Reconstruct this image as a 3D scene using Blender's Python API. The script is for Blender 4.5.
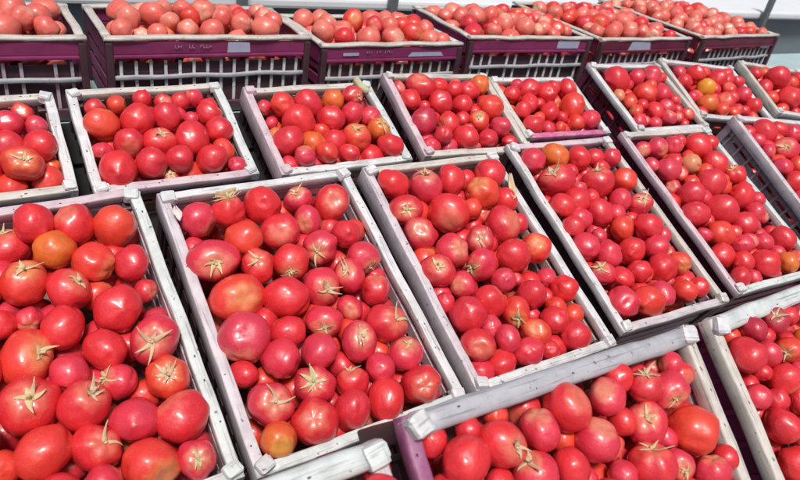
import bpy, bmesh, math, random
import numpy as np
from mathutils import Vector, Matrix, noise

for o in list(bpy.data.objects):
    bpy.data.objects.remove(o, do_unlink=True)
scene = bpy.context.scene
COL = scene.collection
rnd = random.Random(11)

# ------------------------------------------------------------------ camera
cam_data = bpy.data.cameras.new('camera')
cam = bpy.data.objects.new('camera', cam_data)
COL.objects.link(cam)
RIGHT = Vector((0.84718602, -0.50856824, 0.15373417))
UP = Vector((0.15950612, 0.51947088, 0.83946876))
FWD = Vector((0.50678758, 0.68666466, -0.52120821))
CAM = Vector((-0.26864677, -1.10938773, 1.57368622))
cam.matrix_world = Matrix(((RIGHT.x, UP.x, -FWD.x, CAM.x), (RIGHT.y, UP.y, -FWD.y, CAM.y),
                           (RIGHT.z, UP.z, -FWD.z, CAM.z), (0, 0, 0, 1)))
cam_data.sensor_width = 36.0
cam_data.lens = 29.32
cam_data.clip_start = 0.02
cam_data.clip_end = 500.0
cam_data.dof.use_dof = True
cam_data.dof.focus_distance = 1.25
cam_data.dof.aperture_fstop = 7.0
scene.camera = cam

# ------------------------------------------------------------------ light: soft bright daylight
SUN_EL, SUN_AZ = math.radians(64), math.radians(205)      # azimuth from +Y, clockwise
world = bpy.data.worlds.new('World')
scene.world = world
world.use_nodes = True
wn = world.node_tree.nodes
sky = wn.new('ShaderNodeTexSky')
sky.sky_type = 'NISHITA'
sky.sun_disc = False
sky.sun_elevation = SUN_EL
sky.sun_rotation = SUN_AZ
sky.air_density = 1.0
sky.dust_density = 4.0
bg = wn['Background']
bg.inputs['Strength'].default_value = 0.05
world.node_tree.links.new(sky.outputs['Color'], bg.inputs['Color'])
sun_data = bpy.data.lights.new('sun', 'SUN')
sun_data.energy = 2.2
sun_data.angle = math.radians(12)
sun_data.color = (1.0, 0.965, 0.92)
sun = bpy.data.objects.new('sun', sun_data)
COL.objects.link(sun)
sd = Vector((math.sin(SUN_AZ) * math.cos(SUN_EL), math.cos(SUN_AZ) * math.cos(SUN_EL), math.sin(SUN_EL)))
sun.rotation_euler = sd.to_track_quat('Z', 'Y').to_euler()
sun.location = (0, 0, 6)
scene.view_settings.view_transform = 'Standard'
scene.view_settings.look = 'None'
scene.view_settings.gamma = 1.0
scene.view_settings.use_curve_mapping = False
scene.view_settings.exposure = 0.62

# ------------------------------------------------------------------ helpers
def nodes_of(m):
    m.use_nodes = True
    return m.node_tree.nodes, m.node_tree.links, m.node_tree.nodes['Principled BSDF']

def plastic(name, base, dirt, rough=0.45, scale=28.0, amount=0.55, spots=True):
    """worn moulded plastic / painted wood: uneven tone, scuffs, dark specks"""
    m = bpy.data.materials.new(name)
    N, L, b = nodes_of(m)
    tc = N.new('ShaderNodeTexCoord')
    oi = N.new('ShaderNodeObjectInfo')
    add = N.new('ShaderNodeVectorMath'); add.operation = 'ADD'
    mul = N.new('ShaderNodeVectorMath'); mul.operation = 'SCALE'
    comb = N.new('ShaderNodeCombineXYZ')
    for i in range(3): L.new(oi.outputs['Random'], comb.inputs[i])
    L.new(comb.outputs[0], mul.inputs[0]); mul.inputs['Scale'].default_value = 9.0
    L.new(tc.outputs['Object'], add.inputs[0]); L.new(mul.outputs[0], add.inputs[1])
    n1 = N.new('ShaderNodeTexNoise'); n1.inputs['Scale'].default_value = scale; n1.inputs['Detail'].default_value = 6; n1.inputs['Roughness'].default_value = .65
    L.new(add.outputs[0], n1.inputs['Vector'])
    r1 = N.new('ShaderNodeValToRGB'); r1.color_ramp.elements[0].position = .42; r1.color_ramp.elements[1].position = .72
    r1.color_ramp.elements[0].color = (0, 0, 0, 1); r1.color_ramp.elements[1].color = (amount,) * 3 + (1,)
    L.new(n1.outputs['Fac'], r1.inputs[0])
    mix = N.new('ShaderNodeMixRGB'); mix.inputs[1].default_value = (*base, 1); mix.inputs[2].default_value = (*dirt, 1)
    L.new(r1.outputs[0], mix.inputs[0])
    last = mix.outputs[0]
    if spots:
        mp = N.new('ShaderNodeVectorMath'); mp.operation = 'MULTIPLY'; mp.inputs[1].default_value = (12, 260, 160)
        L.new(add.outputs[0], mp.inputs[0])
        n5 = N.new('ShaderNodeTexNoise'); n5.inputs['Scale'].default_value = 1.0; n5.inputs['Detail'].default_value = 3; L.new(mp.outputs[0], n5.inputs['Vector'])
        r5 = N.new('ShaderNodeMapRange'); r5.inputs['From Min'].default_value = .56; r5.inputs['From Max'].default_value = .68; r5.inputs['To Max'].default_value = .55
        L.new(n5.outputs['Fac'], r5.inputs['Value'])
        m5 = N.new('ShaderNodeMixRGB'); m5.inputs[2].default_value = (dirt[0] * .6, dirt[1] * .55, dirt[2] * .55, 1)
        L.new(r5.outputs[0], m5.inputs[0]); L.new(last, m5.inputs[1]); last = m5.outputs[0]
        n2 = N.new('ShaderNodeTexNoise'); n2.inputs['Scale'].default_value = scale * 3.2; n2.inputs['Detail'].default_value = 2
        L.new(add.outputs[0], n2.inputs['Vector'])
        r2 = N.new('ShaderNodeValToRGB'); r2.color_ramp.elements[0].position = .68; r2.color_ramp.elements[1].position = .74
        r2.color_ramp.elements[1].color = (.8, .8, .8, 1)
        L.new(n2.outputs['Fac'], r2.inputs[0])
        m2 = N.new('ShaderNodeMixRGB'); m2.inputs[2].default_value = (dirt[0] * .35, dirt[1] * .3, dirt[2] * .3, 1)
        L.new(r2.outputs[0], m2.inputs[0]); L.new(last, m2.inputs[1]); last = m2.outputs[0]
    L.new(last, b.inputs['Base Color'])
    b.inputs['Roughness'].default_value = rough
    bp = N.new('ShaderNodeBump'); bp.inputs['Strength'].default_value = .25; bp.inputs['Distance'].default_value = .002
    L.new(n1.outputs['Fac'], bp.inputs['Height']); L.new(bp.outputs[0], b.inputs['Normal'])
    return m

def tomato_mat(name, c1, c2, cap, rough=0.42):
    m = bpy.data.materials.new(name)
    N, L, b = nodes_of(m)
    oi = N.new('ShaderNodeObjectInfo')
    at = N.new('ShaderNodeAttribute'); at.attribute_name = 'tint'
    ad = N.new('ShaderNodeMath'); ad.operation = 'ADD'
    L.new(oi.outputs['Random'], ad.inputs[0]); L.new(at.outputs['Fac'], ad.inputs[1])
    fr = N.new('ShaderNodeMath'); fr.operation = 'FRACT'; L.new(ad.outputs[0], fr.inputs[0])
    tc = N.new('ShaderNodeTexCoord')
    sc = N.new('ShaderNodeCombineXYZ')
    ten = N.new('ShaderNodeMath'); ten.operation = 'MULTIPLY'; ten.inputs[1].default_value = 17.0; L.new(fr.outputs[0], ten.inputs[0])
    for i in range(3): L.new(ten.outputs[0], sc.inputs[i])
    va = N.new('ShaderNodeVectorMath'); va.operation = 'ADD'
    pa = N.new('ShaderNodeAttribute'); pa.attribute_name = 'skin'          # position on the unit fruit
    L.new(pa.outputs['Vector'], va.inputs[0]); L.new(sc.outputs[0], va.inputs[1])
    # large soft ripeness patches
    n1 = N.new('ShaderNodeTexNoise'); n1.inputs['Scale'].default_value = 1.1; n1.inputs['Detail'].default_value = 3
    L.new(va.outputs[0], n1.inputs['Vector'])
    s1 = N.new('ShaderNodeMath'); s1.operation = 'MULTIPLY_ADD'; s1.inputs[1].default_value = 2.4; s1.inputs[2].default_value = -1.2
    L.new(n1.outputs['Fac'], s1.inputs[0])
    s2 = N.new('ShaderNodeMath'); s2.operation = 'ADD'; s2.use_clamp = True
    L.new(s1.outputs[0], s2.inputs[0]); L.new(fr.outputs[0], s2.inputs[1])
    mx = N.new('ShaderNodeMixRGB'); mx.inputs[1].default_value = (*c1, 1); mx.inputs[2].default_value = (*c2, 1)
    L.new(s2.outputs[0], mx.inputs[0])
    # pale corky shoulder round the stem end
    sp = N.new('ShaderNodeSeparateXYZ'); L.new(pa.outputs['Vector'], sp.inputs[0])
    n2 = N.new('ShaderNodeTexNoise'); n2.inputs['Scale'].default_value = 3.0; n2.inputs['Detail'].default_value = 4
    L.new(va.outputs[0], n2.inputs['Vector'])
    ma = N.new('ShaderNodeMath'); ma.operation = 'MULTIPLY_ADD'; ma.inputs[1].default_value = .55; L.new(n2.outputs['Fac'], ma.inputs[0]); L.new(sp.outputs['Z'], ma.inputs[2])
    mr = N.new('ShaderNodeMapRange'); mr.inputs['From Min'].default_value = .93; mr.inputs['From Max'].default_value = 1.28; mr.inputs['To Max'].default_value = .85
    L.new(ma.outputs[0], mr.inputs['Value'])
    m2 = N.new('ShaderNodeMixRGB'); m2.inputs[2].default_value = (*cap, 1)
    L.new(mr.outputs[0], m2.inputs[0]); L.new(mx.outputs[0], m2.inputs[1])
    # fine pale freckles
    n3 = N.new('ShaderNodeTexNoise'); n3.inputs['Scale'].default_value = 26.0; n3.inputs['Detail'].default_value = 2
    L.new(va.outputs[0], n3.inputs['Vector'])
    r3 = N.new('ShaderNodeMapRange'); r3.inputs['From Min'].default_value = .58; r3.inputs['From Max'].default_value = .74; r3.inputs['To Max'].default_value = .22
    L.new(n3.outputs['Fac'], r3.inputs['Value'])
    m3 = N.new('ShaderNodeMixRGB'); m3.inputs[2].default_value = (.8, .4, .3, 1)
    L.new(r3.outputs[0], m3.inputs[0]); L.new(m2.outputs[0], m3.inputs[1])
    n6 = N.new('ShaderNodeTexNoise'); n6.inputs['Scale'].default_value = 2.6; n6.inputs['Detail'].default_value = 8; n6.inputs['Roughness'].default_value = .72; n6.inputs['Distortion'].default_value = 1.2
    L.new(va.outputs[0], n6.inputs['Vector'])
    r6 = N.new('ShaderNodeMapRange'); r6.inputs['From Min'].default_value = .66; r6.inputs['From Max'].default_value = .74; r6.inputs['To Max'].default_value = .55
    L.new(n6.outputs['Fac'], r6.inputs['Value'])
    m6 = N.new('ShaderNodeMixRGB'); m6.inputs[2].default_value = (.62, .30, .20, 1)
    L.new(r6.outputs[0], m6.inputs[0]); L.new(m3.outputs[0], m6.inputs[1]); m3 = m6
    # brown blossom-end scar at the other pole
    r4 = N.new('ShaderNodeMapRange'); r4.inputs['From Min'].default_value = -.9945; r4.inputs['From Max'].default_value = -.999
    L.new(sp.outputs['Z'], r4.inputs['Value'])
    m4 = N.new('ShaderNodeMixRGB'); m4.inputs[2].default_value = (.30, .13, .06, 1)
    L.new(r4.outputs[0], m4.inputs[0]); L.new(m3.outputs[0], m4.inputs[1])
    L.new(m4.outputs[0], b.inputs['Base Color'])
    rr = N.new('ShaderNodeMapRange'); rr.inputs['To Min'].default_value = rough - .10; rr.inputs['To Max'].default_value = rough + .14
    L.new(n2.outputs['Fac'], rr.inputs['Value']); L.new(rr.outputs[0], b.inputs['Roughness'])
    b.inputs['IOR'].default_value = 1.5
    b.inputs['Specular IOR Level'].default_value = .6
    b.inputs['Coat Weight'].default_value = .4
    b.inputs['Coat Roughness'].default_value = .15
    bp = N.new('ShaderNodeBump'); bp.inputs['Strength'].default_value = .22; bp.inputs['Distance'].default_value = .006
    L.new(n2.outputs['Fac'], bp.inputs['Height']); L.new(bp.outputs[0], b.inputs['Normal'])
    return m

def simple(name, c, rough=.6, c2=None, scale=20.0, metallic=0.0):
    m = bpy.data.materials.new(name)
    N, L, b = nodes_of(m)
    tc = N.new('ShaderNodeTexCoord')
    n = N.new('ShaderNodeTexNoise'); n.inputs['Scale'].default_value = scale; n.inputs['Detail'].default_value = 5
    L.new(tc.outputs['Object'], n.inputs['Vector'])
    mx = N.new('ShaderNodeMixRGB'); mx.inputs[1].default_value = (*c, 1)
    c2 = c2 or tuple(v * .6 for v in c); mx.inputs[2].default_value = (*c2, 1)
    L.new(n.outputs['Fac'], mx.inputs[0]); L.new(mx.outputs[0], b.inputs['Base Color'])
    b.inputs['Roughness'].default_value = rough; b.inputs['Metallic'].default_value = metallic
    return m

MAT = {
    'white': plastic('rail_white', (.67, .67, .68), (.30, .29, .29)),
    'mint': plastic('rail_mint', (.62, .66, .65), (.28, .31, .30)),
    'lilac': plastic('rail_lilac', (.60, .56, .59), (.32, .26, .29)),
    'pink': plastic('rail_pink', (.62, .51, .54), (.38, .22, .29)),
    'cream': plastic('rail_cream', (.60, .57, .52), (.32, .29, .26)),
    'grey': plastic('rail_grey', (.42, .42, .45), (.22, .22, .25)),
    'magenta': plastic('rail_magenta', (.52, .10, .25), (.62, .42, .46), amount=.7),
    'purple': plastic('wall_purple', (.24, .035, .12), (.10, .02, .055), rough=.32, scale=14, spots=False),
    'maroon': plastic('wall_maroon', (.15, .022, .055), (.06, .012, .03), rough=.35, scale=14, spots=False),
    'wall_lilac': plastic('wall_lilac', (.50, .40, .45), (.28, .18, .22)),
    'wall_cream': plastic('wall_cream', (.55, .53, .46), (.33, .30, .26)),
    'wall_brown': plastic('wall_brown', (.30, .17, .14), (.18, .08, .07)),
    'plum_rail': plastic('rail_plum', (.26, .06, .16), (.44, .26, .36), amount=.6),
    'plum': plastic('wall_plum_shade', (.075, .035, .045), (.03, .015, .02), spots=False),  # dark plum: shade of the unlit gaps put into the wall colour
    'dark': simple('board_gap_shade', (.008, .007, .007), .9),  # near-black: darkness between the crates painted into the boards
    'label': simple('label_paper', (.46, .49, .64), .5, (.34, .34, .48), 30),
    'ink': simple('printed_ink', (.42, .26, .34), .5),
}
TM = {
    'r': tomato_mat('tomato_red', (.68, .022, .028), (.60, .020, .036), (.66, .16, .10)),
    'p': tomato_mat('tomato_pink', (.66, .025, .052), (.60, .034, .068), (.66, .24, .14)),
    'o': tomato_mat('tomato_orange_red', (.70, .034, .026), (.70, .056, .026), (.66, .24, .09)),
    'O': tomato_mat('tomato_orange', (.64, .085, .018), (.68, .15, .022), (.68, .34, .07)),
    'Y': tomato_mat('tomato_yellow', (.74, .30, .020), (.74, .24, .020), (.74, .44, .06)),
    'y': tomato_mat('tomato_peach', (.66, .28, .13), (.62, .20, .11), (.70, .48, .28)),
    'd': tomato_mat('tomato_crimson', (.40, .012, .034), (.52, .018, .05), (.36, .10, .08)),
    'k': tomato_mat('tomato_coral_haze', (.70, .11, .085), (.72, .19, .135), (.74, .40, .28), .45),  # coral made paler, the far row's hazy glow is in the colour
}
CALYX = [simple('calyx_straw', (.70, .56, .33), .75, (.52, .36, .18), 3),
         simple('calyx_green', (.42, .40, .20), .75, (.60, .52, .30), 3),
         simple('calyx_pale', (.68, .54, .36), .75, (.50, .30, .18), 3)]

def link(ob, parent=None):
    COL.objects.link(ob)
    if parent: ob.parent = parent
    return ob

def mesh_obj(name, bm, mat, parent=None, smooth=False):
    me = bpy.data.meshes.new(name)
    bm.to_mesh(me); bm.free()
    if smooth:
        for p in me.polygons: p.use_smooth = True
    me.materials.append(mat)
    return link(bpy.data.objects.new(name, me), parent)

def empty(name, mat4):
    o = bpy.data.objects.new(name, None)
    o.empty_display_size = .05
    link(o); o.matrix_world = mat4
    return o

def tag(o, label, cat, group=None, kind=None):
    if label: o['label'] = label
    if cat: o['category'] = cat
    if group: o['group'] = group
    if kind: o['kind'] = kind
    return o

def box(bm, c, s, bevel=0.0, rot=None, wobble=0.0):
    M4 = Matrix.Translation(Vector(c))
    if rot: M4 = M4 @ rot
    r = bmesh.ops.create_cube(bm, size=1.0)
    vs = r['verts']
    for v in vs: v.co = Vector((v.co.x * s[0], v.co.y * s[1], v.co.z * s[2]))
    if bevel:
        es = list({e for v in vs for e in v.link_edges})
        g = bmesh.ops.bevel(bm, geom=es, offset=bevel, segments=2, profile=.6, affect='EDGES')
        vs = list({v for f in g['faces'] for v in f.verts} | {v for v in vs if v.is_valid})
    for v in vs:
        if wobble:
            v.co += Vector((rnd.uniform(-1, 1), rnd.uniform(-1, 1), rnd.uniform(-1, 1))) * wobble
        v.co = M4 @ v.co
    return vs

def rail_bm(length, width, thick, seed, rounding=.004, holes=True, wob=.0016, hole_gap=.062):
    """rounded rail along X, its top at z = 0, with small slots let into the top, slightly warped"""
    R_ = random.Random(seed)
    bm = bmesh.new()
    hw = width / 2; r = rounding
    prof = []
    for (cx, cz, a0) in ((hw - r, -r, 90), (hw - r, -thick + r, 0), (-hw + r, -thick + r, -90), (-hw + r, -r, -180)):
        for k in range(3):
            a = math.radians(a0 - k * 45)
            prof.append((cx + r * math.cos(a), cz + r * math.sin(a)))
    xs = [0.0]; slot = []
    x = R_.uniform(.03, .06)
    while holes and x < length - .03:
        w = R_.uniform(.0035, .008)
        if R_.random() < .65:
            xs += [x, x + w]; slot.append(len(xs) - 2)
        x += hole_gap * R_.uniform(.7, 1.4)
    xs.append(length)
    full = []; slots = set()
    for i in range(len(xs) - 1):
        full.append(xs[i])
        if i in slot: slots.add(len(full) - 1)
        d = xs[i + 1] - xs[i]; n = int(d / .028)
        if i not in slot:
            for k in range(1, n + 1):
                full.append(xs[i] + d * k / (n + 1))
    full.append(length)
    off = R_.uniform(0, 50)
    rings = []
    for x in full:
        t = x / length
        dy = noise.noise((x * 9 + off, 0, 0)) * wob * 1.6
        dz = noise.noise((x * 11 + off, 7, 0)) * wob
        gw = 1 + noise.noise((x * 30 + off, 3, 9)) * .07
        rings.append([bm.verts.new((x - length / 2, y * gw + dy, z + dz)) for (y, z) in prof])
    n = len(prof)
    tops = []
    for i in range(len(rings) - 1):
        for k in range(n):
            f = bm.faces.new((rings[i][k], rings[i + 1][k], rings[i + 1][(k + 1) % n], rings[i][(k + 1) % n]))
            f.smooth = True
            if k == n - 1 and i in slots: tops.append(f)      # flat top strip
    bm.faces.new(rings[0]); bm.faces.new(list(reversed(rings[-1])))
    bmesh.ops.recalc_face_normals(bm, faces=bm.faces)
    for f in tops:
        f.smooth = False
        sh = R_.uniform(-.25, .25) * width
        c = f.calc_center_median()
        res = bmesh.ops.inset_region(bm, faces=[f], thickness=.0012, use_even_offset=True)
        for v in f.verts:
            v.co.y = c.y + sh * .6 + (v.co.y - c.y) * .22
        bmesh.ops.inset_region(bm, faces=[f], thickness=.0002, use_even_offset=True)
        for v in f.verts:
            v.co.z -= min(thick * .8, .017)
    return bm

# ------------------------------------------------------------------ large structure
bm = bmesh.new()
bmesh.ops.create_grid(bm, x_segments=2, y_segments=2, size=60)
g = mesh_obj('ground', bm, simple('concrete_floor', (.20, .19, .18), .85, (.12, .115, .11), 3))
g['kind'] = 'structure'

SLOPE = math.radians(22)
def frame(row):
    if row == 0: a, o = math.radians(38), Vector((0, -0.71252, 1.00510))
    elif row == 1: a, o = SLOPE, Vector((0, 0, .95))
    elif row == 2: a, o = SLOPE, Vector((0, .02798, .88076))
    return a, o

def rack(name, label, x0, x1, pts, z_off, legs_y):
    """sloped or level stand: boards along the slope, a bearer and legs"""
    root = empty(name, Matrix.Translation(((x0 + x1) / 2, pts[0][0], 0)))
    tag(root, label, 'rack')
    (ya, za), (yb, zb) = pts
    ln = math.hypot(yb - ya, zb - za); ang = math.atan2(zb - za, yb - ya)
    nb = max(3, int(ln / .13))
    for i in range(nb):
        t = (i + .5) / nb
        b_ = bmesh.new(); box(b_, (0, 0, 0), (x1 - x0, ln / nb - .012, .018), .002)
        p = mesh_obj('board', b_, MAT['dark'], root)
        p.location = (0, (yb - ya) * t, za + (zb - za) * t + z_off)
        p.rotation_euler = (ang, 0, 0)
    n = max(2, int((x1 - x0) / 1.1) + 1)
    for i in range(n):
        x = -(x1 - x0) / 2 + .06 + (x1 - x0 - .12) * i / (n - 1)
        for (y, z) in ((.04, za + .04 * math.tan(ang)), (yb - ya - .04, zb - .04 * math.tan(ang))):
            h = z + z_off - .03
            b_ = bmesh.new(); box(b_, (0, 0, h / 2), (.045, .045, h), .003)
            p = mesh_obj('leg', b_, MAT['dark'], root); p.location = (x, y, 0)
    return root

rack('display_rack', 'shade-painted sloping board rack under the large and small tilted crates', -1.2, 3.0,
     [(-.52 + .06, .742 - .145), (.41, .742 - .145 + (.41 + .46) * math.tan(SLOPE))], -.0325, None)
rack('display_rack', 'shade-painted steep board rack carrying the nearest crates', -.5, 1.3,
     [(-1.01, .555), (-.63, .852)], -.05, None)
# level table of the back row: pale blue-green top
bt = empty('back_table', Matrix.Translation((1.6, .655, 0)))
tag(bt, 'pale blue-green table top under the back row of purple crates', 'table')
b_ = bmesh.new(); box(b_, (0, 0, .8675), (5.6, .37, .025), .004)
mesh_obj('table_top', b_, plastic('table_aqua', (.42, .55, .55), (.32, .42, .43), scale=6, spots=False), bt)
b_ = bmesh.new(); box(b_, (.62, .335, .8675), (1.4, .296, .025), .004)
mesh_obj('table_leaf', b_, bpy.data.materials['table_aqua'], bt)
for x in (-2.6, 0, 2.6):
    for y in (-.15, .15):
        b_ = bmesh.new(); box(b_, (x, y, .427), (.05, .05, .854), .004)
        mesh_obj('leg', b_, MAT['dark'], bt)
# counter behind
ct = empty('counter', Matrix.Translation((2.2, 1.7, 0)))
tag(ct, 'long grey-blue counter with white edge behind the back row of crates', 'counter')
for i in range(6):
    b_ = bmesh.new(); box(b_, (-4.0 + 1.52 * i, 0, .475), (1.51, .7, .95), .006)
    mesh_obj('front_panel', b_, plastic('counter_grey_blue', (.20, .25, .28), (.14, .18, .20), scale=4, spots=False) if i == 0 else bpy.data.materials['counter_grey_blue'], ct)
b_ = bmesh.new(); box(b_, (0, .25, .9705), (9.6, 1.34, .041), .012)
mesh_obj('counter_top', b_, plastic('counter_white', (.80, .82, .84), (.70, .73, .76), scale=4, spots=False), ct)
for x in (-1.62, -.98, 1.75):
    b_ = bmesh.new(); box(b_, (x, -.45, .62), (.035, .03, 1.24), .004)
    mesh_obj('upright', b_, simple('post_grey', (.16, .18, .19), .5) if x < -1.6 else bpy.data.materials['post_grey'], ct)

# ------------------------------------------------------------------ crates
# key: row, centre u, centre v, width, length, yaw  (in the row's own sloping plane)
CRATES = {
 'A':(1,-0.241,-0.278,0.400,0.567,0.0435),
 'B':(1,0.180,-0.281,0.399,0.556,0.0174),
 'C':(1,0.597,-0.278,0.374,0.549,-0.0055),
 'D':(1,1.013,-0.265,0.368,0.552,-0.0335),
 'E':(1,1.448,-0.270,0.392,0.552,-0.0446),
 'F':(1,1.985,-0.275,0.390,0.560,-0.1500),
 'a':(2,-0.311,0.214,0.335,0.269,0.0182),
 'b':(2,0.047,0.216,0.332,0.289,0.0159),
 'c':(2,0.436,0.203,0.349,0.280,0.0051),
 'd':(2,0.833,0.213,0.350,0.307,-0.0547),
 'e':(2,1.179,0.210,0.335,0.249,-0.0489),
 'f':(2,1.645,0.220,0.353,0.319,-0.0450),
 'g':(2,2.034,0.224,0.393,0.303,-0.1494),
 'h':(2,2.485,0.195,0.360,0.300,-0.2000),
 'Y':(0,0.335,-0.243,0.525,0.500,-0.0256),
 'X':(0,0.901,-0.252,0.500,0.500,0.0008),
 'Z':(0,-0.200,-0.251,0.500,0.500,0.0000)
}
STYLE = {  # rails: left right back front, wall
 'A': ('white', 'mint', 'pink', 'white', 'wall_lilac'), 'B': ('lilac', 'white', 'white', 'mint', 'wall_lilac'),
 'C': ('lilac', 'white', 'cream', 'white', 'wall_cream'), 'D': ('white', 'cream', 'pink', 'lilac', 'wall_lilac'),
 'E': ('pink', 'mint', 'cream', 'mint', 'maroon'), 'F': ('lilac', 'white', 'white', 'white', 'wall_lilac'),
 'a': ('white', 'white', 'cream', 'cream', 'wall_brown'), 'b': ('white', 'mint', 'cream', 'pink', 'wall_brown'),
 'c': ('pink', 'mint', 'cream', 'white', 'wall_cream'), 'd': ('pink', 'cream', 'cream', 'cream', 'wall_brown'),
 'e': ('cream', 'white', 'white', 'magenta', 'wall_brown'), 'f': ('white', 'cream', 'white', 'white', 'maroon'),
 'g': ('cream', 'white', 'white', 'white', 'wall_brown'), 'h': ('cream', 'white', 'cream', 'white', 'wall_cream'),
 'X': ('cream', 'white', 'mint', 'white', 'purple'), 'Y': ('plum_rail', 'cream', 'grey', 'white', 'wall_cream'),
 'Z': ('white', 'lilac', 'mint', 'white', 'wall_lilac')}
CLABEL = {
 'A': 'large white-railed crate of big tomatoes, far left, cut off by the frame',
 'B': 'large crate with lilac left rail, second big one, holding pinkish tomatoes with dry stars',
 'C': 'large crate with lilac left and cream back rail, third from left among big crates',
 'D': 'large pale crate with thin lilac front rail, fourth big crate from left',
 'E': 'large crate with pink left rail and dark maroon walls, fifth big crate',
 'F': 'lilac lattice-sided crate at the right edge beside the fifth big crate',
 'a': 'small brown-walled crate at the left edge, behind the far-left big crate',
 'b': 'small brown-walled crate with pink front rail, below the left purple crate',
 'c': 'small crate with pink left and mint right rail, third in the middle row',
 'd': 'small crate with pink left rail and cream other rails, fourth in the middle row',
 'e': 'small crate with a magenta front rail, fifth in the middle row',
 'f': 'small crate with maroon slatted sides, sixth in the middle row',
 'g': 'small crate with a bright yellow-orange tomato in it, seventh in the middle row',
 'h': 'small cream-railed crate at the right edge, last in the middle row',
 'X': 'nearest crate with deep purple side wall in the lower right corner',
 'Y': 'nearest crate with thick grey-lilac back rail at the bottom centre',
 'Z': 'nearest crate showing only its mint back rail at the bottom edge'}
HEIGHT = {0: .15, 1: .145, 2: .13}

def crate_matrix(row, u, v, yaw, depth):
    a, o = frame(row)
    return Matrix.Translation(o) @ Matrix.Rotation(a, 4, 'X') @ Matrix.Translation((u, v, -depth)) @ Matrix.Rotation(yaw, 4, 'Z')

_cache = {}
def part(name, key, maker, mat, parent, loc, rot=(0, 0, 0)):
    """object sharing mesh data between alike pieces"""
    k = (key, mat)
    if k not in _cache:
        me = bpy.data.meshes.new(name); bm_ = maker(); bm_.to_mesh(me); bm_.free(); me.materials.append(MAT[mat]); _cache[k] = me
    o = bpy.data.objects.new(name, _cache[k]); link(o, parent)
    o.location = loc; o.rotation_euler = rot
    return o

def bx(s, bev=0.0):
    def f():
        b = bmesh.new(); box(b, (0, 0, 0), s, bev); return b
    return f

def cap_bm(seed, s):
    """moulded stacking corner: bevelled block with a raised lip and a finger slot"""
    def f():
        R_ = random.Random(seed); b = bmesh.new()
        box(b, (0, 0, 0), s, min(s) * .24, wobble=.0009)
        box(b, (s[0] * .3, 0, -s[2] * .1), (s[0] * .7, s[1] * .7, s[2] * .6), min(s) * .14, wobble=.0008)
        return b
    return f

for ki, (k, (row, u, v, W, L, yaw)) in enumerate(CRATES.items()):
    H = HEIGHT[row]
    root = empty('tomato_crate', crate_matrix(row, u, v, yaw, H))
    tag(root, CLABEL[k], 'crate', 'crates of tomatoes on the sloping racks')
    rl, rr, rb, rf, wall = STYLE[k]
    rw = .019 if row else .021
    rwb = .017 if row else .030
    th = .020 if row else .026
    rd = .0022 if row else .0085
    sd_ = ki * 10
    rails = [('l', rl, L, (-W / 2 + rw / 2, 0, H), math.pi / 2), ('r', rr, L, (W / 2 - rw / 2, 0, H), math.pi / 2),
             ('b', rb, W - 2 * rw + .004, (0, L / 2 - rwb / 2, H - .0015), 0), ('f', rf, W - 2 * rw + .004, (0, -L / 2 + rw / 2, H - .0015), 0)]
    if row == 0:
        rails[2] = ('b', rb, W - .05, (0, L / 2 - rwb / 2 + .002, H + .006), 0)
    for j, (nm, m, ln, loc, rz) in enumerate(rails):
        o = mesh_obj('rim_rail', rail_bm(ln, rwb if nm == 'b' else rw, th * (2.4 if k in 'ABCc' else 1.7 if k in 'dhF' else 1) if nm == 'l' and row else th, sd_ + j, rd if nm == 'b' or row else .004, wob=.0016 if row else .003), MAT[m], root)
        for p in o.data.polygons: pass
        o.location = loc; o.rotation_euler = (rnd.uniform(-.04, .04), 0, rz)
    # slatted walls
    left_wall = wall if wall in ('maroon', 'purple') or k in 'F' else 'plum'  # plum paints the gap shade onto the left walls
    ns = 3
    gap = .012
    sh = (H - th - .008 - gap * ns) / ns
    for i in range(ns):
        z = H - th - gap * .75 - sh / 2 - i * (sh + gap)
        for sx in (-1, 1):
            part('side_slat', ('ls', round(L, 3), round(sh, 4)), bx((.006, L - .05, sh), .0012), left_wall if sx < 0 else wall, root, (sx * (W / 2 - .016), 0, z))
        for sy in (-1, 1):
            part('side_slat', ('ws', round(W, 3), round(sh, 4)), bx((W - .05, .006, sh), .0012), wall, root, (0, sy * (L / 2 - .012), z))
    # upright ribs, outside the slats
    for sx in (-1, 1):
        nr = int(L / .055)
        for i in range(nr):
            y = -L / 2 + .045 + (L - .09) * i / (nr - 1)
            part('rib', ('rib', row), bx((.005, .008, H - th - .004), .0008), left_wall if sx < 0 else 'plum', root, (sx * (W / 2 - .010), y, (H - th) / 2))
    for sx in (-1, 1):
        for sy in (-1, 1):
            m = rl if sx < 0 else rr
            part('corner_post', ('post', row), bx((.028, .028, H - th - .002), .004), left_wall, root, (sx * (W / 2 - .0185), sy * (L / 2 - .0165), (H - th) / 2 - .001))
            cs = (.026, .024, .022) if row else (.028, .028, .036)
            if row == 2: cs = (.022, .022, .020)
            o = part('corner_cap', ('cap', row, (ki * 4 + sx + 2 * sy) % 7), cap_bm(ki * 7 + sx + 2 * sy, cs), (m if rnd.random() < .6 else 'white') if row else 'mint' if k == 'Z' else 'white', root,
                     (sx * (W / 2 - .016), sy * (L / 2 - .014), H - .003 + rnd.uniform(-.002, .003)), (rnd.uniform(-.2, .2), rnd.uniform(-.2, .2), rnd.uniform(-.4, .4)))
    part('floor_panel', ('floor', round(W, 3), round(L, 3)), bx((W - .03, L - .03, .006), .001), 'wall_brown', root, (0, 0, .003))

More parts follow.
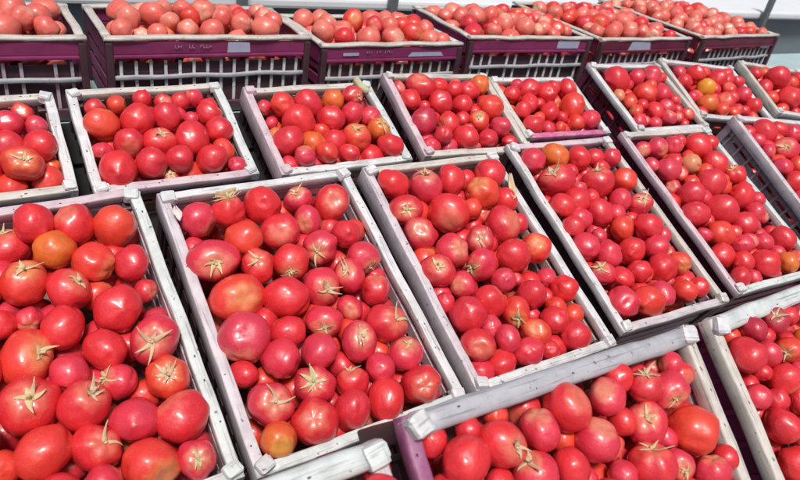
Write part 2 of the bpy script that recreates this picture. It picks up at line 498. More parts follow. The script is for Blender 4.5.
# back row: level purple crates with cream rims, a glossy band, a grille and a grey rail
BACK = [(-.60, .55, 1.083), (-.015, .52, 1.083), (.535, .49, 1.062), (1.055, .535, 1.080), (1.635, .53, 1.074), (2.20, .60, 1.085)]
BLABEL = ['purple crate with cream rim at the upper left edge, cut off by the frame',
          'long bright purple crate with cream rim, second from left in the back row',
          'purple crate with a lavender sticker strip and lower rim, third in the back row',
          'plum crate with small lavender sticker at its right end, fourth in the back row',
          'dark maroon crate with pale blue sticker, fifth in the back row',
          'dark plum crate at the right end of the back row']
BDS = [.285, .285, .30, .36, .50, .56]
Y3 = .50
back_info = []
for i, (x0, w, zt) in enumerate(BACK):
    BD = BDS[i]
    bandm = 'purple' if i in (0, 1, 2, 3) else 'maroon'
    zb = .8805
    Hc = zt - zb
    yw = [0, .004, .012, -.025, .02, .055][i]
    root = empty('purple_crate', Matrix.Translation((x0 + w / 2, Y3 + BD / 2, zb)) @ Matrix.Rotation(yw, 4, 'Z'))
    tag(root, BLABEL[i], 'crate', 'purple crates in the back row')
    back_info.append((root, w, Hc, BD))
    hw, hd = w / 2, BD / 2
    for sy in (-1, 1):
        o = mesh_obj('rim_rail', rail_bm(w, .022, .010, 500 + i * 9 + sy, .004, holes=False, wob=.003), MAT['cream'], root)
        o.location = (0, sy * (hd - .008), Hc)
    for sx in (-1, 1):
        o = mesh_obj('rim_rail', rail_bm(BD - .04, .020, .010, 560 + i * 9 + sx, .004, holes=False, wob=.003), MAT['cream'], root)
        o.location = (sx * (hw - .010), 0, Hc - .001); o.rotation_euler = (0, 0, math.pi / 2)
    for sy in (-1, 1):
        def band():
            b = bmesh.new()
            box(b, (0, 0, -.016), (w - .03, .008, .030), .002)
            box(b, (0, -sy * -.003, -.036), (w - .036, .012, .009), .003)
            return b
        o = mesh_obj('front_band' if sy < 0 else 'back_band', band(), MAT[bandm], root); o.location = (0, sy * (hd - .006), Hc - .012)
        o = mesh_obj('lower_rail', rail_bm(w - .02, .010, .011, 590 + i * 3 + sy, .003, holes=False, wob=.003), MAT['grey'], root)
        o.location = (0, sy * (hd - .004), Hc - .094)
        o = mesh_obj('base_rail', rail_bm(w - .02, .010, .03, 690 + i * 3 + sy, .003, holes=False), MAT['plum'], root)  # plum stands in for the shade below the back row
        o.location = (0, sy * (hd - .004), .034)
        nsl = int(w / .036)
        for q in range(nsl):
            if rnd.random() < .06: continue
            x = -hw + .035 + (w - .07) * q / (nsl - 1)
            part('slat', ('bslat', i), bx((.0075, .005, Hc - .06 - .002), .001), ('wall_lilac', 'white', 'wall_cream', 'white', 'wall_lilac', 'grey')[i], root, (x, sy * (hd - .010), (Hc - .06) / 2))
    for sx in (-1, 1):
        o = mesh_obj('side_band', (lambda: (lambda b: (box(b, (0, 0, 0), (.008, BD - .04, .045), .002), b)[1])(bmesh.new()))(), MAT[bandm], root); o.location = (sx * (hw - .008), 0, Hc - .036)
        for q in range(3):
            part('side_slat', ('bs', i), bx((.006, BD - .04, .028), .001), bandm, root, (sx * (hw - .010), 0, .03 + q * .042))
        for sy in (-1, 1):
            part('corner_post', ('bpost', round(Hc, 3)), bx((.017, .017, Hc - .014), .003), 'plum', root, (sx * (hw - .010), sy * (hd - .004), (Hc - .014) / 2))
    # added dark panel inside the grille, standing in for the shade behind the slats
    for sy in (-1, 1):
        part('shade_panel', ('lin', i), bx((w - .04, .003, Hc - .07), .0005), 'plum', root, (0, sy * (hd - .016), (Hc - .07) / 2 + .002))
    part('floor_panel', ('bfl', i), bx((w - .04, BD - .04, .006), .001), 'maroon', root, (0, 0, .004))
    # stickers and worn print on the band
    def sticker(x, wd, hgt, z, slant=0):
        b = bmesh.new()
        vs = [b.verts.new((x - wd / 2, 0, z - hgt / 2)), b.verts.new((x + wd / 2, 0, z - hgt / 2)), b.verts.new((x + wd / 2 - slant, 0, z + hgt / 2)), b.verts.new((x - wd / 2 + slant, 0, z + hgt / 2))]
        f = b.faces.new(vs)
        ex = bmesh.ops.extrude_face_region(b, geom=[f])
        for v_ in ex['geom']:
            if isinstance(v_, bmesh.types.BMVert): v_.co.y += .0012
        bmesh.ops.recalc_face_normals(b, faces=b.faces)
        o = mesh_obj('sticker', b, MAT['label'], root); o.location = (0, -hd - .0006, Hc); return o
    if i == 1: sticker(.06, .06, .026, -.028, .002)
    if i == 2: sticker(.11, .13, .012, -.034, .012); sticker(-.15, .05, .008, -.030, .0)
    if i == 3: sticker(.16, .10, .024, -.027, .0)
    if i == 4: sticker(-.04, .13, .032, -.030, .012)
    if i in (1, 2):
        b = bmesh.new(); R_ = random.Random(i)
        x = -.10
        for q in range(9):
            if q in (3, 5): x += .012
            hh = R_.choice((.008, .008, .005))
            box(b, (x, -hd - .0104 + .0089, Hc - .024), (.0016, .0008, hh)); 
            if R_.random() < .6: box(b, (x + .003, -hd - .0015, Hc - .024 + R_.choice((-1, 0, 1)) * .0032), (.0044, .0008, .0016))
            x += .0075
        mesh_obj('worn_print', b, MAT['ink'], root)

# ------------------------------------------------------------------ tomatoes
def shape(seed):
    R_ = random.Random(seed)
    d = dict(nl=R_.choice((4, 5, 5, 6)), la=R_.choice((.0, .01, .02, .035, .06)), ph=R_.uniform(0, 6.28), sq=R_.uniform(.86, 1.02), dim=R_.uniform(.10, .22),
             nip=R_.choice((-.05, -.03, .0, .03, .07, .11)), of=Vector((R_.uniform(0, 40), R_.uniform(0, 40), 0)), am=R_.uniform(.06, .14),
             dents=[], ex=R_.uniform(.90, 1.10))
    for _ in range(R_.choice((1, 1, 2, 3, 4))):
        th, p = R_.uniform(1.2, 2.8), R_.uniform(0, 6.28)
        t = Vector((-math.sin(p), math.cos(p), R_.uniform(-.6, .6))).normalized()
        d['dents'].append((Vector((math.sin(th) * math.cos(p), math.sin(th) * math.sin(p), math.cos(th))), t, R_.uniform(.05, .14), R_.uniform(.09, .2), R_.uniform(.3, .65)))
    return d

def surf(d, th, ph):
    n = Vector((math.sin(th) * math.cos(ph), math.sin(th) * math.sin(ph), math.cos(th)))
    r = 1 + d['la'] * math.cos(d['nl'] * ph + d['ph']) * math.sin(th) ** 1.0 * (.35 + .65 * math.cos(th / 2) ** 2)
    r += d['am'] * noise.noise(n * .9 + d['of']) + d['am'] * .35 * noise.noise(n * 2.3 + d['of'])
    for (c, t, a, w1, w2) in d['dents']:
        e = n - c
        if n.dot(c) > 0:
            al = e.dot(t); ac = (e - t * al).length
            r -= a * math.exp(-(ac / w1) ** 2 - (al / w2) ** 2)
    p = n * r
    p.z -= d['dim'] * math.exp(-(th / .33) ** 2)
    p.z -= d['nip'] * math.exp(-((math.pi - th) / .17) ** 2)
    return Vector((p.x * d['ex'], p.y / d['ex'], p.z * d['sq']))

def sphere_arrays(d, nu, nv):
    V = [surf(d, 0.0001, 0)]
    U = [(0, 0, 1)]
    for i in range(1, nv):
        th = math.pi * i / nv
        for j in range(nu):
            ph = 2 * math.pi * j / nu
            V.append(surf(d, th, ph)); U.append((math.sin(th) * math.cos(ph), math.sin(th) * math.sin(ph), math.cos(th)))
    V.append(surf(d, math.pi - .0001, 0)); U.append((0, 0, -1))
    F = []
    last = len(V) - 1
    for j in range(nu): F.append((0, 1 + j, 1 + (j + 1) % nu))
    for i in range(nv - 2):
        a = 1 + i * nu
        for j in range(nu):
            F.append((a + j, a + nu + j, a + nu + (j + 1) % nu, a + (j + 1) % nu))
    a = 1 + (nv - 2) * nu
    for j in range(nu): F.append((a + j, last, a + (j + 1) % nu))
    return V, U, F

NV = 26
SHAPES = [shape(100 + i) for i in range(NV)]
def tomato_mesh(i, mat):
    V, U, F = sphere_arrays(SHAPES[i], 32, 22)
    me = bpy.data.meshes.new('tomato')
    me.from_pydata([tuple(v) for v in V], [], F)
    me.polygons.foreach_set('use_smooth', [True] * len(F))
    at = me.attributes.new('skin', 'FLOAT_VECTOR', 'POINT')
    at.data.foreach_set('vector', [c for u_ in U for c in u_])
    me.materials.append(mat)
    return me

def calyx_mesh(i, kind):
    d = SHAPES[i]; R_ = random.Random(900 + i * 3 + kind)
    bm_ = bmesh.new()
    ns = R_.choice((4, 5, 5, 6))
    big = R_.choice((.4, .5, .6, .75, .95))
    a0 = R_.uniform(0, 6.28)
    for s in range(ns):
        a = a0 + s * 6.283 / ns + R_.uniform(-.45, .45)
        if R_.random() < .10: continue
        ln = R_.uniform(.35, .95) * big; lift = R_.choice((.02, .05, .1, .3, .5)); bend = R_.uniform(-.7, .7); w0 = R_.uniform(.09, .17)
        rows_ = []
        m = 6
        for q in range(m + 1):
            t = q / m
            th = .05 + ln * t
            w = w0 * (0.75 + .6 * t) * (1 - t) ** 1.1 + .004
            aa = a + bend * t
            c = surf(d, th, aa)
            up = c.normalized()
            c = c + up * (.03 + lift * t * t * t)
            side = Vector((-math.sin(aa), math.cos(aa), 0))
            rows_.append([bm_.verts.new(c - side * w + up * .02), bm_.verts.new(c - up * .005), bm_.verts.new(c + side * w + up * .02)])
        for q in range(m):
            for e in range(2):
                bm_.faces.new((rows_[q][e], rows_[q][e + 1], rows_[q + 1][e + 1], rows_[q + 1][e]))
    # stem stub
    base = surf(d, .001, 0)
    tilt = Vector((R_.uniform(-.5, .5), R_.uniform(-.5, .5), 1)).normalized()
    sl = R_.choice((.06, .10, .14, .28))
    q0 = tilt.to_track_quat('Z', 'Y').to_matrix().to_4x4()
    bmesh.ops.create_cone(bm_, cap_ends=True, segments=7, radius1=.085, radius2=.05, depth=sl + .08, matrix=Matrix.Translation(base + tilt * (sl / 2 + .01)) @ q0)
    bmesh.ops.recalc_face_normals(bm_, faces=bm_.faces)
    bmesh.ops.solidify(bm_, geom=bm_.faces[:], thickness=.012)
    me = bpy.data.meshes.new('calyx'); bm_.to_mesh(me); bm_.free()
    for p in me.polygons: p.use_smooth = True
    me.materials.append(CALYX[kind])
    return me

ROWS = """A -231 -42 939 33 r 20
A -274 -40 898 36 r 22 -17 1 99
A -171 -46 928 35 r 20 -42 -1 91
A -110 -62 923 36 o 20
A -210 -89 912 32 O 20
A -156 -122 897 34 o 20 68 -72 -14
A -100 -136 893 30 r 18
A -261 -137 889 37 o 23 11 -19 98
A -203 -165 881 34 r 21 53 -35 77
A -88 -180 862 20 r 12 56 -77 31
A -139 -211 862 39 r 24
A -303 -193 860 24 r 16
A -264 -190 857 20 p 13 -10 -99 2
A -221 -226 859 33 r 21
A -171 -274 837 33 r 21
A -276 -252 835 40 o 27 53 -56 64
A -226 -297 825 29 p 19
A -98 -276 836 39 p 24 -27 -77 58
A -95 -340 810 33 o 21 -12 -55 82
A -164 -324 812 29 p 19 -78 -1 63
A -283 -328 815 42 r 29 5 -52 85
A -216 -352 808 37 r 25 34 -27 90
A -155 -389 791 34 p 23
A -275 -399 790 37 o 27
A -213 -407 775 34 r 24 38 -51 77
A -328 -394 774 25 o 18
A -212 -461 763 28 p 21
A -91 -403 785 38 r 25
A -148 -456 763 39 o 27 30 -93 21
A -88 -468 759 29 p 20 -8 -63 77
A -323 -140 892 33 r 21
A -340 -271 840 35 r 24
A -352 -357 804 31 r 23
A -320 -54 933 31 r 20
A -265 -447 759 26 r 19
B 34 -65 915 34 p 18
B 91 -64 924 31 r 17 1 8 100
B 160 -61 926 36 r 19
B 237 -59 924 28 p 14 -39 -25 89
B 303 -77 917 38 r 19 -22 -78 58
B 100 -128 896 36 o 19
B 179 -112 890 38 r 19 -36 -82 44
B 237 -109 904 29 p 15 -74 -65 16
B 35 -157 884 42 p 23 -18 -90 39
B 107 -185 873 32 r 18 -18 -38 91
B 170 -189 872 35 r 19 -39 -92 -4
B 238 -171 879 34 p 18 -60 -76 24
B 303 -152 887 29 r 15
B 316 -207 864 33 p 17 9 -97 -24
B 53 -235 850 46 o 26 2 -81 59
B 136 -256 846 40 r 22
B 40 -310 825 44 p 26
B 117 -310 812 34 r 19
B 210 -242 843 36 p 19 -2 -91 41
B 270 -240 853 32 p 17 -56 -24 79
B 310 -278 835 30 r 16 -3 23 97
B 185 -313 821 31 p 18 -44 -88 17
B 248 -293 819 24 p 13 -36 -81 46
B 298 -346 808 38 r 20 20 -66 72
B 233 -363 801 35 p 20 -15 -49 86
B 155 -364 801 32 p 19
B 85 -359 804 33 p 20
B 42 -423 776 37 p 23 3 -63 77
B 125 -413 779 34 p 20 -38 -43 82
B 191 -423 772 28 r 16 -12 22 97
B 101 -470 759 38 r 23
B 169 -472 758 34 r 20
B 36 -479 755 29 O 18
B 249 -420 780 28 p 16
B 237 -468 754 35 r 20
B 308 -408 781 34 p 18 1 -6 100
B 310 -467 760 36 r 20 -34 -70 63
B 22 -356 789 24 r 15
C 465 -52 927 34 r 16
C 542 -71 919 39 p 18 -24 -5 97
C 617 -62 923 34 r 15
C 732 -62 923 38 r 16
C 677 -111 906 39 o 17 -67 7 74
C 735 -130 885 34 r 15
C 462 -120 899 36 r 17 -43 -75 49
C 563 -144 890 47 r 21 -57 -82 -2
C 683 -196 868 42 r 19 12 -74 66
C 465 -181 875 35 p 17 -46 -49 74
C 518 -232 854 37 p 18 7 -72 69
C 601 -221 859 32 p 15 -59 -56 58
C 660 -273 838 38 r 18
C 733 -266 840 35 o 16 -47 -37 80
C 461 -268 840 36 r 17 -43 -36 83
C 568 -276 836 33 p 16 -99 -11 5
C 500 -306 822 28 p 14 -89 -23 38
C 600 -319 819 27 p 13
C 725 -327 802 24 p 11
C 737 -373 800 30 r 14
C 648 -365 800 33 r 16
C 648 -311 804 16 p 7
C 447 -326 803 21 p 11
C 473 -371 799 37 r 19
C 539 -356 804 34 r 17
C 585 -389 790 32 o 16 -47 -88 2
C 701 -392 776 23 o 11
C 665 -428 776 30 r 15
C 605 -438 771 30 o 15 -58 -36 73
C 519 -396 775 25 p 13
C 525 -442 778 27 p 14
C 458 -433 778 33 r 17 -44 -75 49
C 453 -464 737 26 p 13
C 500 -466 745 28 r 14
C 563 -468 755 31 p 15
C 620 -473 745 22 r 11
C 698 -466 754 32 r 15
D 886 -39 932 35 p 14
D 967 -35 934 36 O 14
D 1040 -52 927 34 r 13
D 1111 -48 920 24 r 9
D 1156 -64 923 29 p 11
D 918 -107 905 44 r 18 -67 4 74
D 1046 -131 895 41 r 16 -23 19 95
D 1146 -135 893 34 o 13
D 942 -168 880 32 r 13
D 880 -179 876 33 r 14
D 1081 -190 871 30 p 12
D 1139 -211 862 31 p 12 -38 -37 85
D 986 -214 861 34 r 14
D 917 -215 856 28 p 12
D 1019 -267 840 31 o 13
D 1108 -277 836 35 r 14
D 947 -262 830 19 p 8
D 877 -285 827 34 p 15
D 924 -320 819 32 p 14
D 998 -326 816 33 r 14
D 1089 -332 814 31 p 13
D 869 -360 803 29 p 13 -58 9 81
D 915 -380 792 29 r 13
D 973 -381 799 28 r 12
D 1057 -384 793 35 r 15
D 1122 -384 793 29 o 12 -28 -94 19
D 1000 -442 769 30 p 13
D 874 -432 770 37 p 16
D 939 -449 769 38 o 17
D 1073 -450 766 30 o 13
D 1124 -453 765 26 r 11
D 872 -237 854 28 r 12
D 968 -405 761 23 r 10
E 1364 -52 927 31 p 11
E 1437 -52 927 29 p 10
E 1540 -67 921 41 r 14
E 1338 -130 897 36 p 13
E 1450 -120 899 31 y 11
E 1552 -133 894 38 r 13
E 1599 -180 875 32 r 11 -63 20 75
E 1461 -193 870 42 r 15
E 1341 -220 865 38 r 14
E 1332 -166 858 24 p 9
E 1548 -250 847 37 r 13
E 1419 -276 836 46 r 17
E 1303 -273 838 37 r 14
E 1549 -305 823 31 p 11
E 1465 -330 815 35 r 13
E 1346 -340 810 37 o 14
E 1287 -327 807 23 p 9
E 1391 -383 793 29 p 11
E 1481 -391 790 27 p 10
E 1572 -398 787 36 r 13
E 1293 -391 781 33 r 13
E 1334 -429 778 30 r 12
E 1416 -446 767 39 r 15
E 1511 -463 761 29 O 11
E 1285 -461 767 27 r 11
E 1318 -453 737 25 p 10
E 1352 -465 752 20 p 8
E 1452 -470 742 16 p 6
F 1922 -46 929 42 r 13
F 2011 -45 930 30 r 9
F 2093 -58 912 34 p 10
F 1945 -125 898 42 p 13 -78 -17 60
F 1865 -114 893 25 p 8
F 1848 -184 873 31 p 10
F 1936 -185 873 29 o 9
F 1844 -241 851 37 r 12
F 1820 -296 823 30 p 10
F 2125 -114 907 40 r 12
F 1952 -239 851 38 r 12
F 1810 -358 802 32 r 11
F 1864 -333 815 36 r 12
Y 144 -759 971 30 r 25
Y 200 -757 970 30 r 24 10 -79 60
Y 168 -725 978 17 r 14
Y 215 -720 978 16 o 13
Y 262 -757 968 27 p 21 -16 35 92
Y 319 -746 976 32 r 24
Y 390 -752 971 27 p 20 -49 6 87
Y 462 -758 971 26 r 19 -11 21 97
Y 429 -733 977 22 r 16
Y 508 -770 956 28 p 19 -36 -93 10
Y 447 -791 934 31 p 22 -51 -4 86
Y 523 -821 918 35 o 24
Y 347 -788 943 30 p 22 2 2 100
Y 234 -792 938 29 p 23 -42 33 84
Y 289 -802 933 26 r 20
Y 420 -834 910 32 r 23 -10 34 93
Y 468 -846 898 23 p 17 -41 -81 41
Y 375 -826 902 20 p 15
Y 528 -870 880 25 p 18 4 46 89
Y 186 -782 937 18 r 15
Y 113 -767 942 20 r 17
Y 554 -909 849 28 r 20
Y 331 -845 899 28 r 21
Y 465 -883 869 29 r 21
Y 253 -829 912 26 r 21
X 704 -769 958 31 r 20
X 757 -779 951 22 p 14
X 748 -743 979 21 d 13
X 813 -744 978 23 d 14 -55 -5 83
X 891 -744 971 17 d 10
X 817 -785 946 23 o 14 -98 -16 9
X 877 -775 945 16 O 9
X 768 -816 924 25 r 16
X 689 -820 918 21 p 14
X 737 -831 902 20 r 13
X 716 -864 884 28 r 18
X 710 -910 848 29 r 19
X 786 -846 898 22 r 14
X 733 -793 931 16 r 10
X 761 -892 862 23 p 15
X 861 -819 919 23 r 14
Z 27 -758 973 23 r 22
Z -19 -751 972 23 r 21
Z 40 -726 969 16 r 14
a -236 279 980 27 p 14
a -243 234 951 32 r 16
a -187 276 971 22 p 11
a -191 211 958 32 r 17
a -225 155 952 35 o 19 2 -73 69
a -177 197 917 19 O 10
a -252 156 902 31 o 16
a -188 156 908 31 o 16
a -286 256 973 28 r 15
a -285 178 939 29 r 16
b -69 261 973 34 o 17
b 2 266 975 38 r 18
b -28 209 952 32 r 16 -11 -99 -10
b -82 203 940 20 p 10
b -63 145 923 39 r 19
b 65 271 977 30 r 14
b 97 295 970 16 p 7
b 158 273 977 27 r 12
b 119 275 967 18 p 8
b 33 205 950 33 r 16 15 -37 92
b 101 206 951 38 r 18
b 167 225 958 31 r 14
b 2 145 932 34 r 17
b 58 143 937 29 r 14
b 161 176 928 28 o 13
b 123 138 932 33 r 16
b 84 147 895 28 o 13
b 177 134 913 21 p 10
b 36 139 898 22 p 10 -14 -61 78
c 342 289 983 31 o 13
c 408 285 982 34 r 14
c 478 290 984 30 O 12
c 539 303 990 28 r 11 16 -93 34
c 296 294 975 19 p 8
c 363 233 962 40 r 17
c 448 233 962 34 r 14
c 511 241 968 32 p 13
c 562 244 956 27 p 11
c 313 177 939 36 r 16
c 299 250 955 16 p 7
c 374 173 928 32 O 14
c 429 169 932 30 r 13
c 488 167 938 36 o 15 -21 -15 97
c 564 191 944 29 O 12 17 -49 85
c 332 120 927 25 p 11
c 448 125 919 26 r 11
c 388 122 929 27 o 12
c 302 130 900 24 p 11
c 360 135 894 27 p 11
c 521 139 897 31 r 12
c 564 128 927 31 r 13
d 761 322 997 38 r 14 -37 -30 88
d 705 278 980 29 r 11
d 831 333 990 28 r 10
d 864 301 993 25 r 9
d 915 297 988 31 r 11
d 966 317 994 31 O 11
d 793 261 973 35 r 13
d 861 249 968 30 r 11
d 954 231 961 39 o 14
d 707 202 949 36 d 14
d 780 188 943 31 r 12 -100 1 6
d 840 210 944 22 r 8
d 883 189 944 30 o 11 -47 -32 82
d 944 162 933 30 p 11
d 725 134 938 25 r 10
d 797 128 928 34 r 13
d 874 127 918 29 r 11
d 692 133 909 25 p 10
d 750 140 897 30 p 11
d 831 126 895 21 p 8
e 1146 298 982 33 r 11
e 1195 266 981 33 r 11
e 1243 291 985 24 r 8
e 1301 284 982 34 r 11
e 1102 236 962 29 r 10
e 1058 212 953 28 r 10
e 1154 197 947 29 r 10
e 1255 205 958 39 o 13
e 1229 252 948 24 o 8
e 1063 159 932 34 r 12
e 1237 158 924 29 o 10
e 1295 157 931 33 p 11
e 1165 148 918 20 o 7
e 1116 149 921 23 p 8
e 1062 274 978 26 r 9
f 1550 311 993 46 r 14
f 1656 315 995 30 p 9
f 1736 316 995 38 p 11
f 1629 243 965 40 o 12
f 1518 254 959 23 y 7
f 1528 213 952 26 o 8
f 1521 170 938 25 o 8
f 1505 135 918 25 p 8
f 1615 171 935 32 r 10
f 1719 238 963 30 p 9
f 1680 177 939 30 p 9
f 1649 134 922 26 p 8
f 1580 129 912 22 p 7
g 1986 315 995 36 r 10
g 1891 285 982 32 r 9
g 2087 287 984 37 r 10
g 1972 246 967 36 Y 10
g 1915 180 939 35 O 10
g 2019 180 940 36 r 10
g 2112 240 959 29 r 8
g 2195 266 975 26 r 7
g 1877 219 948 24 p 7
g 2150 201 950 33 p 9
g 2161 150 925 33 r 9
g 1957 146 927 28 o 8
g 2062 148 920 25 r 7
h 2447 256 992 47 r 12
h 2625 235 889 37 r 9
h 2450 239 928 31 r 8
h 2424 168 935 46 r 12
h 2492 137 923 35 r 9
h 2587 172 958 40 r 10
h 2626 214 942 38 r 9"""
TOM = []
for ln in ROWS.strip().split('\n'):
    w = ln.split()
    ax = Vector([int(q) / 100 for q in w[7:10]]) if len(w) > 7 else None
    TOM.append(dict(k=w[0], p=Vector([int(q) / 1000 for q in w[1:4]]), r=int(w[4]) / 1000, c=w[5], s=int(w[6]), ax=ax))
rs = random.Random(21)
for t in TOM: t['star'] = t['ax'] is not None and (rs.random() < .62 or t['s'] > 27)
order = sorted(range(len(TOM)), key=lambda i: -TOM[i]['s'])
keep = set(order[:300])

PLACE = {'A': 'far-left big crate', 'B': 'second big crate', 'C': 'third big crate', 'D': 'fourth big crate', 'E': 'fifth big crate', 'F': 'right-edge lattice crate',
         'a': 'left-edge small crate', 'b': 'second small crate', 'c': 'third small crate', 'd': 'fourth small crate', 'e': 'fifth small crate', 'f': 'sixth small crate',
         'g': 'seventh small crate', 'h': 'right-edge small crate', 'X': 'lower-right nearest crate', 'Y': 'bottom-centre nearest crate', 'Z': 'bottom-left nearest crate'}
ORD = ['first', 'second', 'third', 'fourth', 'fifth', 'sixth', 'seventh', 'eighth', 'ninth', 'tenth', 'eleventh', 'twelfth']
CNAME = {'r': 'red', 'p': 'pinkish-red', 'o': 'orange-red', 'O': 'orange', 'Y': 'yellow-orange', 'y': 'pale peach', 'd': 'dark crimson', 'k': 'haze-paled coral'}
def local_uv(t):
    row, u, v, W, L, yaw = CRATES[t['k']]
    q = crate_matrix(row, u, v, yaw, 0).inverted() @ t['p']
    return q
labels = {}
for k in CRATES:
    ids = [i for i in keep if TOM[i]['k'] == k]
    if not ids: continue
    ids.sort(key=lambda i: -local_uv(TOM[i]).y)
    rm = sorted(TOM[i]['r'] for i in ids)[len(ids) // 2]
    rows_, cur, y0 = [], [], None
    for i in ids:
        y = local_uv(TOM[i]).y
        if y0 is None or y0 - y > rm * 1.5:
            cur = []; rows_.append(cur); y0 = y
        cur.append(i)
    for j, rw_ in enumerate(rows_):
        rw_.sort(key=lambda i: local_uv(TOM[i]).x)
        for q, i in enumerate(rw_):
            t = TOM[i]
            f = ' with star calyx' if t['star'] else ' with stem scar' if t['ax'] is not None else ''
            labels[i] = '%s tomato%s, %s from left, %s row from back, %s' % (CNAME[t['c']], f, ORD[q], ORD[j], PLACE[k])

_tm, _cm = {}, {}
def orient(ax, spin):
    return ax.to_track_quat('Z', 'Y').to_matrix().to_4x4() @ Matrix.Rotation(spin, 4, 'Z')
rt = random.Random(5)
leftover = []
for i, t in enumerate(TOM):
    row, u, v, W, L, yaw = CRATES[t['k']]
    vi = rt.randrange(NV)
    spin = rt.uniform(0, 6.28)
    ax = t['ax']
    if ax is None:      # stem end turned away: sideways or down into the crate
        away = (t['p'] - CAM).normalized()
        rv = Vector((rt.gauss(0, 1), rt.gauss(0, 1), rt.gauss(0, 1))).normalized()
        ax = (away * .7 + rv * .85).normalized()
    M4 = Matrix.Translation(t['p']) @ orient(ax, spin) @ Matrix.Diagonal((t['r'],) * 3 + (1,))
    if i not in keep:
        leftover.append((t['p'], t['r'], t['c'])); continue
    if (vi, t['c']) not in _tm: _tm[(vi, t['c'])] = tomato_mesh(vi, TM[t['c']])
    o = bpy.data.objects.new('tomato', _tm[(vi, t['c'])]); link(o); o.matrix_world = M4
    tag(o, labels[i], 'tomato', 'tomatoes heaped in the crates')
    if t['star']:
        kd = rt.choice((0, 2, 0, 2, 0, 2, 2, 1))
        if (vi, kd) not in _cm: _cm[(vi, kd)] = calyx_mesh(vi, kd)
        c = bpy.data.objects.new('calyx', _cm[(vi, kd)]); link(c, o)

# all the rest: the deeper layers seen through the gaps, and the far back row, as one heap
rng = np.random.default_rng(7)
heap = [(np.array(p), r, c, 0) for (p, r, c) in leftover]
allpos = {}
for k, (row, u, v, W, L, yaw) in CRATES.items():
    Mi = crate_matrix(row, u, v, yaw, 0)
    Mn = np.array(Mi); Minv = np.array(Mi.inverted())
    P = [(Minv @ np.array([*t['p'], 1]))[:3] for t in TOM if t['k'] == k]
    Rr = [t['r'] for t in TOM if t['k'] == k]
    rm = float(np.median(Rr)) * .9
    H = HEIGHT[row]
    for lvl in ((-.02, -.002), (-.034, -.018), (-.045, -.03), (-.07, -.045), (-.105, -.06)):
        for _ in range(420):
            r = rm * (rng.uniform(.8, 1.1) if lvl[1] < -.015 else rng.uniform(.75, .95))
            z = max(rng.uniform(*lvl), -H + .006 + r)
            q = np.array([rng.uniform(-W / 2 + .014 + r, W / 2 - .014 - r), rng.uniform(-L / 2 + .014 + r, L / 2 - .014 - r), z])
            A_ = np.array(P); B_ = np.array(Rr)
            if len(P) and np.any(np.linalg.norm(A_ - q, axis=1) < (B_ + r) * .84): continue
            P.append(q); Rr.append(r)
            wq = (Mn @ np.array([*q, 1]))[:3]
            heap.append((wq, r, rng.choice(['r', 'r', 'p', 'o']), 1))
for root, w, Hc, BD in back_info:
    P, Rr = [], []
    Mn = np.array(root.matrix_world)
    for lvl in range(5):
        for _ in range(int(1500 * BD)):
            r = rng.uniform(.025, .036)
            x = rng.uniform(-w / 2 + .02 + r, w / 2 - .02 - r); y = rng.uniform(-BD / 2 + .02 + r, BD / 2 - .02 - r)
            dome = .026 * (1 - (2 * x / w) ** 4) * (1 - (2 * y / BD) ** 2)
            z = max(Hc - .010 + dome - lvl * .03 - rng.uniform(0, .012), .01 + r)
            q = np.array([x, y, z])
            if P and np.any(np.linalg.norm(np.array(P) - q, axis=1) < (np.array(Rr) + r) * .86): continue
            P.append(q); Rr.append(r)
            heap.append(((Mn @ np.array([*q, 1]))[:3], r, rng.choice(['k', 'k', 'k', 'k', 'k', 'r', 'o']), 0))
mats = ['r', 'p', 'o', 'O', 'Y', 'y', 'd', 'k']
base = {}
for lod, (nu, nv) in ((0, (20, 14)), (1, (14, 10))):
    for s in range(6):
        V, U, F = sphere_arrays(SHAPES[s], nu, nv)
        F3 = []
        for f in F:
            F3 += [f] if len(f) == 3 else [(f[0], f[1], f[2]), (f[0], f[2], f[3])]
        base[(lod, s)] = (np.array([tuple(v) for v in V]), np.array(U), np.array(F3))
VV, UU, FF, TT, MI = [], [], [], [], []
off = 0
for (p, r, c, lod) in heap:
    V, U, F = base[(lod, rng.integers(6))]
    q = rng.normal(size=4); q /= np.linalg.norm(q)
    a, b_, c_, d_ = q
    Rm = np.array([[1 - 2 * (c_ * c_ + d_ * d_), 2 * (b_ * c_ - d_ * a), 2 * (b_ * d_ + c_ * a)], [2 * (b_ * c_ + d_ * a), 1 - 2 * (b_ * b_ + d_ * d_), 2 * (c_ * d_ - b_ * a)], [2 * (b_ * d_ - c_ * a), 2 * (c_ * d_ + b_ * a), 1 - 2 * (b_ * b_ + c_ * c_)]])
    VV.append(V @ Rm.T * r + p); UU.append(U); FF.append(F + off); TT.append(np.full(len(V), rng.uniform())); MI.append(np.full(len(F), mats.index(c)))
    off += len(V)
VV = np.concatenate(VV); UU = np.concatenate(UU); FF = np.concatenate(FF); TT = np.concatenate(TT); MI = np.concatenate(MI)
me = bpy.data.meshes.new('tomato_heap')
me.vertices.add(len(VV)); me.vertices.foreach_set('co', VV.ravel())
me.loops.add(FF.size); me.loops.foreach_set('vertex_index', FF.ravel().astype(np.int32))
me.polygons.add(len(FF)); me.polygons.foreach_set('loop_start', np.arange(0, FF.size, 3, dtype=np.int32)); 
me.update(calc_edges=True)
for c in mats: me.materials.append(TM[c])
me.polygons.foreach_set('material_index', MI.astype(np.int32))
me.polygons.foreach_set('use_smooth', np.ones(len(FF), dtype=bool))
at = me.attributes.new('skin', 'FLOAT_VECTOR', 'POINT'); at.data.foreach_set('vector', UU.ravel())
at = me.attributes.new('tint', 'FLOAT', 'POINT'); at.data.foreach_set('value', TT)
me.validate(); me.update()
hp = link(bpy.data.objects.new('tomato_heap', me))
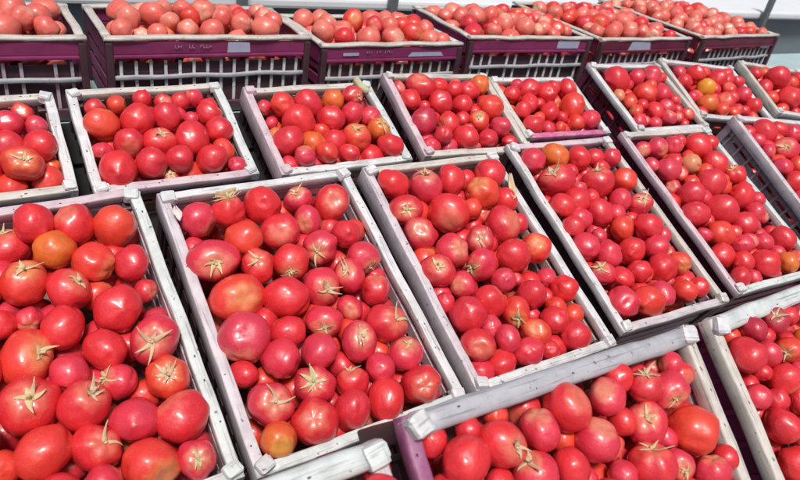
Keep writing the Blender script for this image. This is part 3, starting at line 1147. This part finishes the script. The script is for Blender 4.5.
tag(hp, 'haze-paled coral and red tomatoes filling the back-row crates and the lower layers', 'tomatoes', None, 'stuff')
print('heap tomatoes', len(heap), 'tris', len(FF))

# ------------------------------------------------------------------ dry husks and leaf scraps lying on the crates
def husk_bm(seed, ln, wd, curl):
    R_ = random.Random(seed); b = bmesh.new(); rows_ = []
    n, m = 10, 5
    for i in range(n + 1):
        t = i / n; r_ = []
        w = wd * (math.sin(math.pi * (t * .86 + .10)) ** .7) * (1 + .25 * noise.noise((t * 5, seed, 0)))
        for j in range(m + 1):
            s = j / m * 2 - 1
            z = curl * (s * s) * wd * .7 + curl * .5 * ln * (t - .5) ** 2 + .1 * wd * noise.noise((t * 6, s * 2, seed))
            r_.append(b.verts.new((ln * (t - .5), s * w / 2 + .15 * wd * math.sin(t * 4 + seed), z)))
        rows_.append(r_)
    for i in range(n):
        for j in range(m):
            f = b.faces.new((rows_[i][j], rows_[i + 1][j], rows_[i + 1][j + 1], rows_[i][j + 1])); f.smooth = True
    bmesh.ops.recalc_face_normals(b, faces=b.faces)
    bmesh.ops.solidify(b, geom=b.faces[:], thickness=.0009)
    return b
HM = {'straw': simple('husk_straw', (.66, .55, .38), .8, (.45, .36, .2), 40), 'green': simple('husk_green', (.34, .38, .22), .8, (.55, .52, .36), 40),
      'white': simple('husk_white', (.74, .68, .66), .8, (.62, .44, .44), 40), 'pink': simple('husk_pink', (.62, .26, .36), .7, (.68, .45, .48), 40)}
# crate, position in the crate (x, y, above rim), length, width, yaw, tint
HUSKS = [('c', .128, .105, .002, .055, .026, -1.1, 'green', 'pale green dry leaf in the back right corner of the third small crate'),
         ('C', .150, .150, .008, .075, .018, 1.2, 'straw', 'curled straw husk beside the right rail of the third big crate'),
         ('B', -.085, .240, .012, .042, .02, .1, 'straw', 'cream husk at the back of the second big crate, near its left rail'),
         ('B', -.178, .215, .006, .03, .014, 1.4, 'white', 'white flake on the lilac left rail of the second big crate'),
         ]
for i, (k, x, y, z, ln, wd, yw, tint, lb) in enumerate(HUSKS):
    row, u, v, W, L, yaw = CRATES[k]
    o = mesh_obj('dry_husk', husk_bm(i + 1, ln, wd, 1.0), HM[tint])
    o.matrix_world = crate_matrix(row, u, v, yaw, 0) @ Matrix.Translation((x, y, z)) @ Matrix.Rotation(yw, 4, 'Z') @ Matrix.Rotation(rnd.uniform(-.4, .4), 4, 'X')
    tag(o, lb, 'husk', 'dry husks and paper scraps on the crates')
